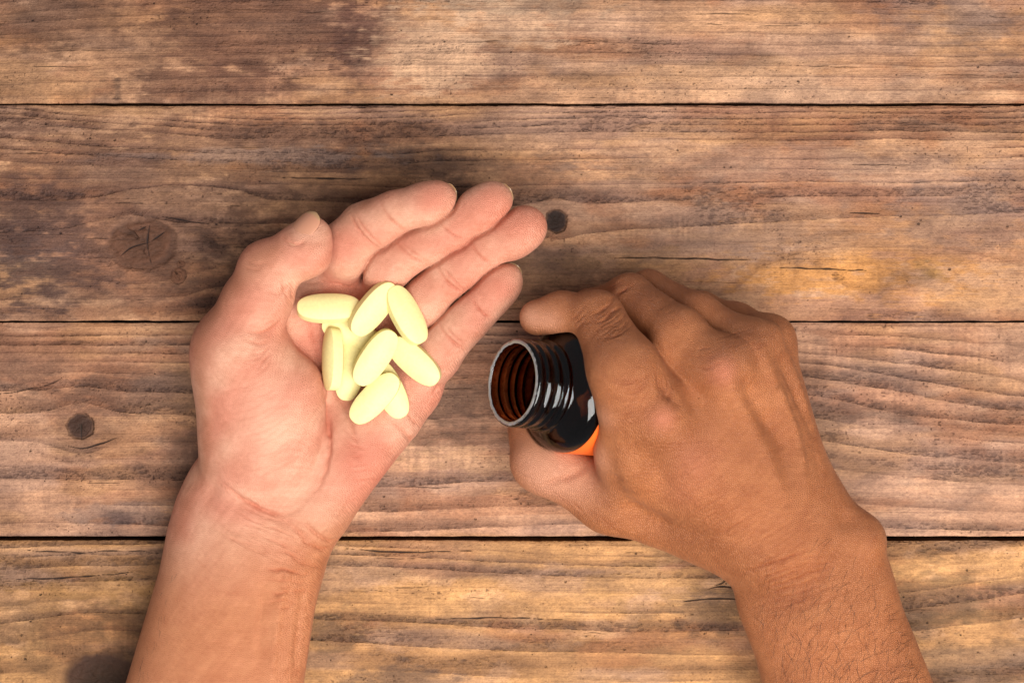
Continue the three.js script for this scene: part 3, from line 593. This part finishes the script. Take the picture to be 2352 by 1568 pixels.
right.bump(1590, 915, 8, -2.0); right.bump(1470, 1080, 9, -0.7); right.bump(1995, 1240, 8, 1.6); right.bump(1945, 1195, 6, -1.5);
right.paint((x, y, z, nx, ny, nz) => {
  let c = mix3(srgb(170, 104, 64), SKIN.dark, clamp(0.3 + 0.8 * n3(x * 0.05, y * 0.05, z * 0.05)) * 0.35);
  c = mix3(c, SKIN.dark, 0.22 * smooth(20, -14, z - 0.35 * (x - 80)));  // shade of the curled fingers put into the skin colour
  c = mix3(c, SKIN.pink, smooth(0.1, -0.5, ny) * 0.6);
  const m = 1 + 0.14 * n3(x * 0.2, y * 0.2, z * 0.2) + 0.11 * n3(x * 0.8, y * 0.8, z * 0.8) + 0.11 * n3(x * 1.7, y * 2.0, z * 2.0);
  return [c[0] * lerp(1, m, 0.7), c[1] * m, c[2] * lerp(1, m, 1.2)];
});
for (const [x, y, r, s] of [[1521, 960, 7, 0.5], [1661, 850, 8, 0.5], [1600, 1060, 14, 0.25], [1560, 1130, 12, 0.2]]) right.tint(x, y, r, SKIN.pink, s);
for (const [x, y, r, s] of [[1215, 728, 7, 0.5], [1260, 740, 8, 0.4], [1290, 1075, 14, 0.4], [1215, 1060, 14, 0.4], [1250, 1120, 14, 0.35], [1340, 1110, 14, 0.3], [1370, 1050, 9, 0.35], [1385, 960, 7, 0.3]]) right.tint(x, y, r, SKIN.palm, s);
const baseR = [95, 0, 45];
const handR = thing('hand', baseR.map((v) => v / 1000));
tag(handR, 'brown hand seen from its back with a hairy forearm, gripping an amber bottle', 'hand');
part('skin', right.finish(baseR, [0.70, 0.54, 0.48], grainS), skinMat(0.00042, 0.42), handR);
// ---------------------------------------------------------------- nails and arm hair
const V = (a) => new THREE.Vector3(...a);
function nailPlate(center, axis, normal, width, length, R, edge, base, freeEdge) {
  const a = V(axis).normalize(), n = V(normal).addScaledVector(a, -V(normal).dot(a)).normalize(), s = new THREE.Vector3().crossVectors(a, n), NU = 14, NV = 22;
  const pos = [], col = [], idx = [], bed = srgb(198, 140, 112), tipc = srgb(180, 142, 104), f0 = width / 2 / R;
  for (const under of [0, 1]) for (let j = 0; j <= NV; j++) for (let i = 0; i <= NU; i++) {
    const v = j / NV, e = Math.pow(Math.abs(2 * v - 1), v > 0.5 ? 3.2 : 4.5), u = (i / NU * 2 - 1) * Math.sqrt(Math.max(0.02, 1 - e)) * f0;
    const q = V(center).addScaledVector(a, (v - 0.5) * length).addScaledVector(s, R * Math.sin(u)).addScaledVector(n, R * (Math.cos(u) - 1) - 0.9 * (2 * v - 1) ** 2 * length / 14 - (under ? 0.4 : 0));
    pos.push((q.x - base[0]) / 1000, (q.y - base[1]) / 1000, (q.z - base[2]) / 1000);
    const t = smooth(1 - freeEdge - 0.02, 1 - freeEdge + 0.02, v + 0.05 * (u / f0) ** 2), c = mix3(bed, tipc, t), m = 1 + 0.03 * vn(i * 1.7, j * 0.15);
    col.push(c[0] * m, c[1] * m, c[2] * m);
  }
  const at = (k, i, j) => k * (NU + 1) * (NV + 1) + j * (NU + 1) + i;
  for (let j = 0; j < NV; j++) for (let i = 0; i < NU; i++) { idx.push(at(0, i, j), at(0, i + 1, j), at(0, i + 1, j + 1), at(0, i, j), at(0, i + 1, j + 1), at(0, i, j + 1), at(1, i, j), at(1, i + 1, j + 1), at(1, i + 1, j), at(1, i, j), at(1, i, j + 1), at(1, i + 1, j + 1)); }
  const rim = []; for (let i = 0; i < NU; i++) rim.push([i, 0]); for (let j = 0; j < NV; j++) rim.push([NU, j]); for (let i = NU; i > 0; i--) rim.push([i, NV]); for (let j = NV; j > 0; j--) rim.push([0, j]);
  rim.forEach(([i, j], k) => { const [I, J] = rim[(k + 1) % rim.length]; idx.push(at(0, i, j), at(1, i, j), at(1, I, J), at(0, i, j), at(1, I, J), at(0, I, J)); });
  const g = new THREE.BufferGeometry(); g.setAttribute('position', new THREE.Float32BufferAttribute(pos, 3)); g.setAttribute('color', new THREE.Float32BufferAttribute(col, 3)); g.setIndex(idx); g.computeVertexNormals();
  return g;
}
// on the surface that shows at cx, cy (its root) and mx, my (its middle)
function nailOn(hit, field, cx, cy, mx, my, w, l, R, e, lift) {
  const a = hit(cx, cy), b = hit(mx, my), g = [0, 1, 2].map((k) => { const p = [...b], q = [...b]; p[k] += 1.5; q[k] -= 1.5; return field(...p) - field(...q); }), n = V(g).normalize();
  return [V(b).addScaledVector(n, lift).toArray(), V(b).sub(V(a)).toArray(), n.toArray(), w, l, R, e];
}
const nailMat = new THREE.MeshPhysicalMaterial({ vertexColors: true, roughness: 0.32, clearcoat: 0.25, clearcoatRoughness: 0.3 });
for (const [c, a, n, w, l, R, e] of [
  nailOn(hitL, fieldL, 663, 556, 690, 524, 12, 19, 9, 0.09, 0.4),
  [P(1014, 446, 47.5), [0.95, 0.08, -0.30], [0.12, -0.85, -0.5], 12, 13, 7.5, 0.26],
  [P(1143, 452, 43.5), [0.86, 0.08, -0.5], [0.2, -0.9, -0.4], 12, 13, 7.5, 0.26],
  [P(1217, 513, 39.5), [0.9, 0.08, -0.42], [0.2, -0.9, -0.4], 12, 13, 7.5, 0.26],
  [P(1168, 633, 35), [0.7, 0.08, -0.7], [0.2, -0.9, -0.4], 10, 12, 6.5, 0.26],
]) part('fingernail', nailPlate(c, a, n, w, l, R, 0, baseL, e), nailMat, handL);

function hairs(skin, list, base, r0) {
  const pos = [], idx = [], nor = [];
  for (const [x0, y0, ang, len, bend, lift, own] of list) {
    const N = 11, pts = [];
    let x = x0, y = y0, a = ang;
    for (let i = 0; i <= N; i++) {
      const q = skin.hit(x, y);
      if (!q) break;
      q[1] += 0.05 + lift * Math.sin(Math.PI * 0.75 * i / N); pts.push(q);
      x += Math.cos(a) * len / N; y += Math.sin(a) * len / N; a += bend / N;
    }
    if (pts.length < 4) continue;
    for (let i = 1; i < pts.length; i++) if (Math.abs(pts[i][1] - pts[i - 1][1]) > 4) { pts.length = i; break; }
    if (pts.length < 4) continue;
    const o = pos.length / 3;
    pts.forEach((p, i) => {
      const q = pts[Math.min(i + 1, pts.length - 1)], b = pts[Math.max(i - 1, 0)], t = V(q).sub(V(b)).normalize(), s = new THREE.Vector3(0, 1, 0).cross(t).normalize(), u = new THREE.Vector3().crossVectors(t, s), r = (own ?? r0) * (1 - 0.75 * i / (pts.length - 1));
      for (let k = 0; k < 4; k++) { const e = k * Math.PI / 2, d = s.clone().multiplyScalar(Math.cos(e)).addScaledVector(u, Math.sin(e)); nor.push(d.x, d.y, d.z); pos.push((p[0] + d.x * r - base[0]) / 1000, (p[1] + d.y * r - base[1]) / 1000, (p[2] + d.z * r - base[2]) / 1000); }
      if (i) for (let k = 0; k < 4; k++) { const A = o + (i - 1) * 4 + k, B = o + (i - 1) * 4 + (k + 1) % 4; idx.push(A, B, B + 4, A, B + 4, A + 4); }
    });
  }
  const g = new THREE.BufferGeometry(); g.setAttribute('position', new THREE.Float32BufferAttribute(pos, 3)); g.setAttribute('normal', new THREE.Float32BufferAttribute(nor, 3)); g.setIndex(idx); return g;
}
const hairMat = new THREE.MeshStandardMaterial({ color: new THREE.Color(...srgb(54, 35, 27)), roughness: 0.45 });
const H_R = [];
for (let i = 0; i < 130; i++) {
  const t = Math.pow(rnd(), 0.62), y = lerp(1395, 1600, t), xl = lerp(1715, 1768, t) + 18, xr = lerp(2045, 2140, t) - 6, u = Math.pow(rnd(), 0.75), x = lerp(xl, xr, u);
  H_R.push([x, y, (rnd() < 0.55 ? -1.15 : 1.5) + lerp(-0.35, 0.55, u) + rr(-0.55, 0.55), rr(30, 120) * lerp(0.5, 1, t), rr(-1.6, 1.6), rr(0.3, 1.6)]);
}
for (let i = 0; i < 14; i++) H_R.push([rr(1880, 2000), rr(1230, 1400), rr(2.0, 2.7), rr(25, 70), rr(-0.8, 0.8), rr(0.2, 0.8)]);
for (let i = 0; i < 22; i++) { const t = rnd(); H_R.push([lerp(2045, 2120, t) - rr(0, 30), lerp(1380, 1580, t), rr(-1.2, 0.2), rr(20, 50), rr(-0.8, 0.8), rr(0.4, 1.4)]); }
for (let i = H_R.length; i-- > 0;) H_R[i][6] = rr(0.038, 0.056);
for (let i = 0; i < 260; i++) { const t = rnd(), u = rnd(); H_R.push([lerp(lerp(1700, 1765, t) + 14, lerp(2020, 2135, t) - 6, u), lerp(1330, 1595, t), (rnd() < 0.5 ? -1.1 : 1.7) + rr(-0.6, 0.6), rr(14, 44), rr(-0.9, 0.9), rr(0.1, 0.6), 0.026]); }
part('arm_hair', hairs(right, H_R, baseR, 0.05), hairMat, handR).userData.kind = 'stuff';
const H_L = [];
for (let i = 0; i < 20; i++) { const t = rnd(); H_L.push([lerp(392, 318, t) + rr(-4, 22), lerp(1290, 1560, t), rr(1.3, 2.1), rr(14, 34), rr(-0.8, 0.8), rr(0.2, 1.2)]); }
part('arm_hair', hairs(left, H_L, baseL, 0.04), hairMat, handL).userData.kind = 'stuff';
// ---------------------------------------------------------------- the amber bottle
{
  const L = 90, outer = [[0, 16.4], [-0.05, 16.9], [0.15, 17.6], [0.7, 18.2], [1.6, 18.5], [2.8, 18.4], [3.6, 17.7], [4.4, 17.5], [5.0, 17.6], [5.6, 18.2], [6.3, 18.4], [7.0, 18.2], [7.6, 17.5], [8.4, 17.5], [9.4, 17.5], [10.1, 17.5], [10.7, 18.2], [11.4, 18.4], [12.1, 18.2], [12.7, 17.5], [13.4, 17.5], [13.9, 18.1], [14.6, 19.0], [15.4, 19.3], [16.2, 19.1], [16.8, 18.6], [17.5, 18.7], [18.6, 19.9], [19.8, 21.8], [21.2, 23.7], [22.8, 25.3], [24.6, 26.4], [26.6, 26.95], [28.5, 27.0], [60, 27.0], [84, 27.0], [86.5, 26.5], [88.6, 25.2], [89.8, 23.2], [90, 21.5], [88.6, 19], [88.2, 0]];
  const inner = [[85.4, 0], [85.6, 18], [84.6, 22.6], [81, 24.8], [30, 24.9], [25.5, 24.2], [21.5, 21.4], [18.8, 17.6], [17, 16.0], [14, 15.7], [3, 15.7], [1.0, 15.8], [0.3, 16.0], [0, 16.4]];
  const wob = (s, a) => s > 4.2 && s < 13.2 ? 1.3 * (a / (2 * Math.PI) - 0.5) * smooth(4.2, 5.2, s) * smooth(13.2, 12.4, s) : 0;
  const prof = [...outer, ...inner].reverse().map(([s, r]) => new THREE.Vector2(Math.max(r, 0.001) / 1000, (L - s) / 1000));
  const g = new THREE.LatheGeometry(prof, 128, Math.PI * 0.5), p = g.attributes.position, n = inner.length;
  for (let i = 0; i < p.count; i++) {
    const k = i % prof.length, x = p.getX(i), z = p.getZ(i), a = Math.floor(i / prof.length) / 128 * 2 * Math.PI, s = L - p.getY(i) * 1000, r = Math.hypot(x, z) * 1000;
    const q = 0.07 * vn(Math.cos(a) * 2.2 + s * 0.11, Math.sin(a) * 2.2 + s * 0.13) + 0.035 * vn(Math.cos(a) * 7 + s * 0.4, Math.sin(a) * 7);
    if (r > 1) { p.setX(i, x * (r + q) / r); p.setZ(i, z * (r + q) / r); }
    if (k >= n) p.setY(i, p.getY(i) - wob(s, a) / 1000);
  }
  g.computeVertexNormals();
  { // the lathe's seam: the same normals on both sides
    const N = g.attributes.normal, m = prof.length, last = 128 * m;
    for (let k = 0; k < m; k++) { const v = new THREE.Vector3(N.getX(k) + N.getX(last + k), N.getY(k) + N.getY(last + k), N.getZ(k) + N.getZ(last + k)).normalize(); N.setXYZ(k, v.x, v.y, v.z); N.setXYZ(last + k, v.x, v.y, v.z); }
  }
  const base = [0, 1, 2].map((c) => (MOUTH[c] + AXIS[c] * L) / 1000);
  const b = thing('pill_bottle', base);
  b.quaternion.setFromUnitVectors(new THREE.Vector3(0, 1, 0), V(AXIS).negate());
  tag(b, 'dark amber glass bottle without a cap, orange label, tilted in the brown hand', 'bottle');
  part('glass_body', g, new THREE.MeshPhysicalMaterial({ color: 0xffffff, roughness: 0.03, transmission: 1, thickness: 0.0025, ior: 1.5, attenuationColor: new THREE.Color(0.23, 0.078, 0.028), attenuationDistance: 0.0024 }), b);
  // the chipped, ground lip of the mouth
  const lip = new THREE.LatheGeometry([[0.3, 16.0], [0.02, 16.25], [-0.12, 16.5], [-0.14, 16.9], [0.05, 17.4], [0.3, 17.65], [0.6, 17.4], [0.6, 16.2], [0.3, 16.0]].reverse().map(([s, r]) => new THREE.Vector2(r / 1000, (L - s) / 1000)), 160), lp = lip.attributes.position;
  for (let i = 0; i < lp.count; i++) { const x = lp.getX(i), z = lp.getZ(i), r = Math.hypot(x, z), a = Math.atan2(z, x), q = 0.00016 * vn(Math.cos(a) * 14, Math.sin(a) * 14) + 0.0001 * vn(Math.cos(a) * 40, Math.sin(a) * 40); lp.setX(i, x * (r + q) / r); lp.setZ(i, z * (r + q) / r); lp.setY(i, lp.getY(i) + q * 0.8); }
  lip.computeVertexNormals();
  part('rim', lip, new THREE.MeshPhysicalMaterial({ color: new THREE.Color(0.22, 0.21, 0.21), roughness: 0.3, clearcoat: 1, clearcoatRoughness: 0.25 }), b, 'pale chipped lip');
  const lab = [[28.6, 27.02], [28.6, 27.14], [82, 27.14], [82, 27.02]].reverse().map(([s, r]) => new THREE.Vector2(r / 1000, (L - s) / 1000));
  part('label', new THREE.LatheGeometry(lab, 96), new THREE.MeshPhysicalMaterial({ color: new THREE.Color(...srgb(255, 112, 38)), roughness: 0.45 }), b);
}
// ---------------------------------------------------------------- the tablets
{
  const a = 13.5, w = 6.1, band = 2.15, dome = 1.75, NA = 72, prof = [];
  for (let i = 0; i <= 9; i++) { const t = Math.sin(i / 9 * Math.PI / 2); prof.push([t * 0.965, band + 0.1 + dome * (1 - Math.pow(t, 2.3))]); }
  prof.push([0.982, band + 0.02], [0.995, band - 0.12], [1, band - 0.35], [1, 0]);
  const full = [...prof, ...prof.slice(0, -1).reverse().map(([r, y]) => [r, -y])];
  const pos = [], idx = [];
  full.forEach(([r, y]) => { for (let k = 0; k < NA; k++) { const t = k / NA * 2 * Math.PI, c = Math.cos(t), s = Math.sin(t); pos.push(a * r * Math.sign(c) * Math.pow(Math.abs(c), 0.86) / 1000, y / 1000, w * r * Math.sign(s) * Math.pow(Math.abs(s), 0.78) / 1000); } });
  for (let j = 0; j < full.length - 1; j++) for (let k = 0; k < NA; k++) { const A = j * NA + k, B = j * NA + (k + 1) % NA; idx.push(A, B, B + NA, A, B + NA, A + NA); }
  const g = new THREE.BufferGeometry(); g.setAttribute('position', new THREE.Float32BufferAttribute(pos, 3)); g.setIndex(idx); g.computeVertexNormals();
  const tuv = []; for (let i = 0; i < pos.length; i += 3) tuv.push(pos[i] / 0.028 + 0.5, (pos[i + 2] + pos[i + 1] * 0.8) / 0.028 + 0.5);
  g.setAttribute('uv', new THREE.Float32BufferAttribute(tuv, 2));
  const px = new Uint8Array(256 * 256 * 4); for (let i = 0; i < 65536; i++) { const X = i % 256, Y = i >> 8, v = 243 + 7 * fbm(X * 0.12, Y * 0.12, 3) - 16 * smooth(0.72, 0.95, vn(X * 0.33, Y * 0.33)); px.set([v, v * 0.995, v * 0.97, 255], i * 4); }
  const mat = new THREE.MeshPhysicalMaterial({ map: dataTex(px, 256, 256, true), color: new THREE.Color(...srgb(247, 235, 170)), roughness: 0.5, specularIntensity: 0.5 });
  // photo position, height, direction of the long side (degrees), how its face leans (x, z)
  const T = [
    [808, 766, 36, 24, 0.10, 0.15, 'yellow tablet lying under the flat topmost-left tablet, mostly covered'],
    [803, 848, 35, 98, 0.15, 0.05, 'yellow tablet lying half under the one that stands on edge'],
    [952, 828, 43, 42, -0.14, 0.14, 'yellow tablet lying nearest to the base of the little finger'],
    [894, 893, 37, 64, 0.04, 0.02, 'yellow tablet mostly hidden under the lowest tablet of the pile'],
    [755, 708, 45, -4, 0.12, -0.42, 'yellow tablet lying level beside the thumb, pointing across the palm'],
    [857, 708, 47, -50, 0.42, 0.28, 'yellow tablet leaning between the level one and the ring finger'],
    [933, 724, 47, 62, 0.42, -0.22, 'yellow tablet leaning against the base of the ring finger'],
    [764, 824, 42, 80, -0.80, -0.10, 'yellow tablet standing on its long edge against the ball of the thumb'],
    [861, 820, 47, -56, 0.20, 0.18, 'yellow tablet on top of the middle of the pile'],
    [861, 914, 43, -46, -0.05, 0.05, 'yellow tablet at the low end of the pile, nearest to the wrist'],
  ];
  const proto = new THREE.Mesh(g, mat);
  T.forEach(([px, py, h, deg, nx, nz, label], i) => {
    const m = i ? proto.clone() : proto; m.name = numbered('tablet'); m.castShadow = m.receiveShadow = true;
    m.position.set(...P(px, py, h).map((v) => v / 1000));
    const n = new THREE.Vector3(nx, 1, nz); if (Math.abs(nx) > 0.7) n.set(nx * 2.2, 1, nz); n.normalize();
    const d = deg * Math.PI / 180, x = new THREE.Vector3(Math.cos(d), 0, Math.sin(d)); x.addScaledVector(n, -x.dot(n)).normalize();
    m.quaternion.setFromRotationMatrix(new THREE.Matrix4().makeBasis(x, n, new THREE.Vector3().crossVectors(x, n)));
    m.userData = {}; tag(m, label, 'tablet', 'yellow tablets heaped in the palm'); scene.add(m);
  });
}
// ---------------------------------------------------------------- the window and the ceiling light that light the table
for (const [name, pos, aim, w, h, col, power, glow] of LAMPS) {
  const g = thing(name, pos); g.up.set(0, 1, 0); g.lookAt(...aim);
  const face = part('pane', new THREE.PlaneGeometry(w, h), new THREE.MeshStandardMaterial({ color: 0x000000, emissive: new THREE.Color(...col), emissiveIntensity: glow }), g);
  face.castShadow = false;
  const l = new THREE.RectAreaLight(new THREE.Color(...col), power, w, h);
  l.position.set(0, 0, 0.01); l.rotation.y = Math.PI; g.add(l);
  const bar = new THREE.MeshStandardMaterial({ color: 0xd8d4cc, roughness: 0.5 }), t = 0.05;
  const fr = [[0, h / 2 + t / 2, w + 2 * t, t], [0, -h / 2 - t / 2, w + 2 * t, t], [w / 2 + t / 2, 0, t, h], [-w / 2 - t / 2, 0, t, h]];
  part('frame', mergeGeometries(fr.map(([x, y, W, H]) => new THREE.BoxGeometry(W, H, 0.06).translate(x, y, 0))), bar, g);
  tag(g, name === 'window' ? 'bright window beside the table, out of frame' : 'square glowing ceiling light above the table', name === 'window' ? 'window' : 'ceiling light');
}
renderer.render(scene, camera);
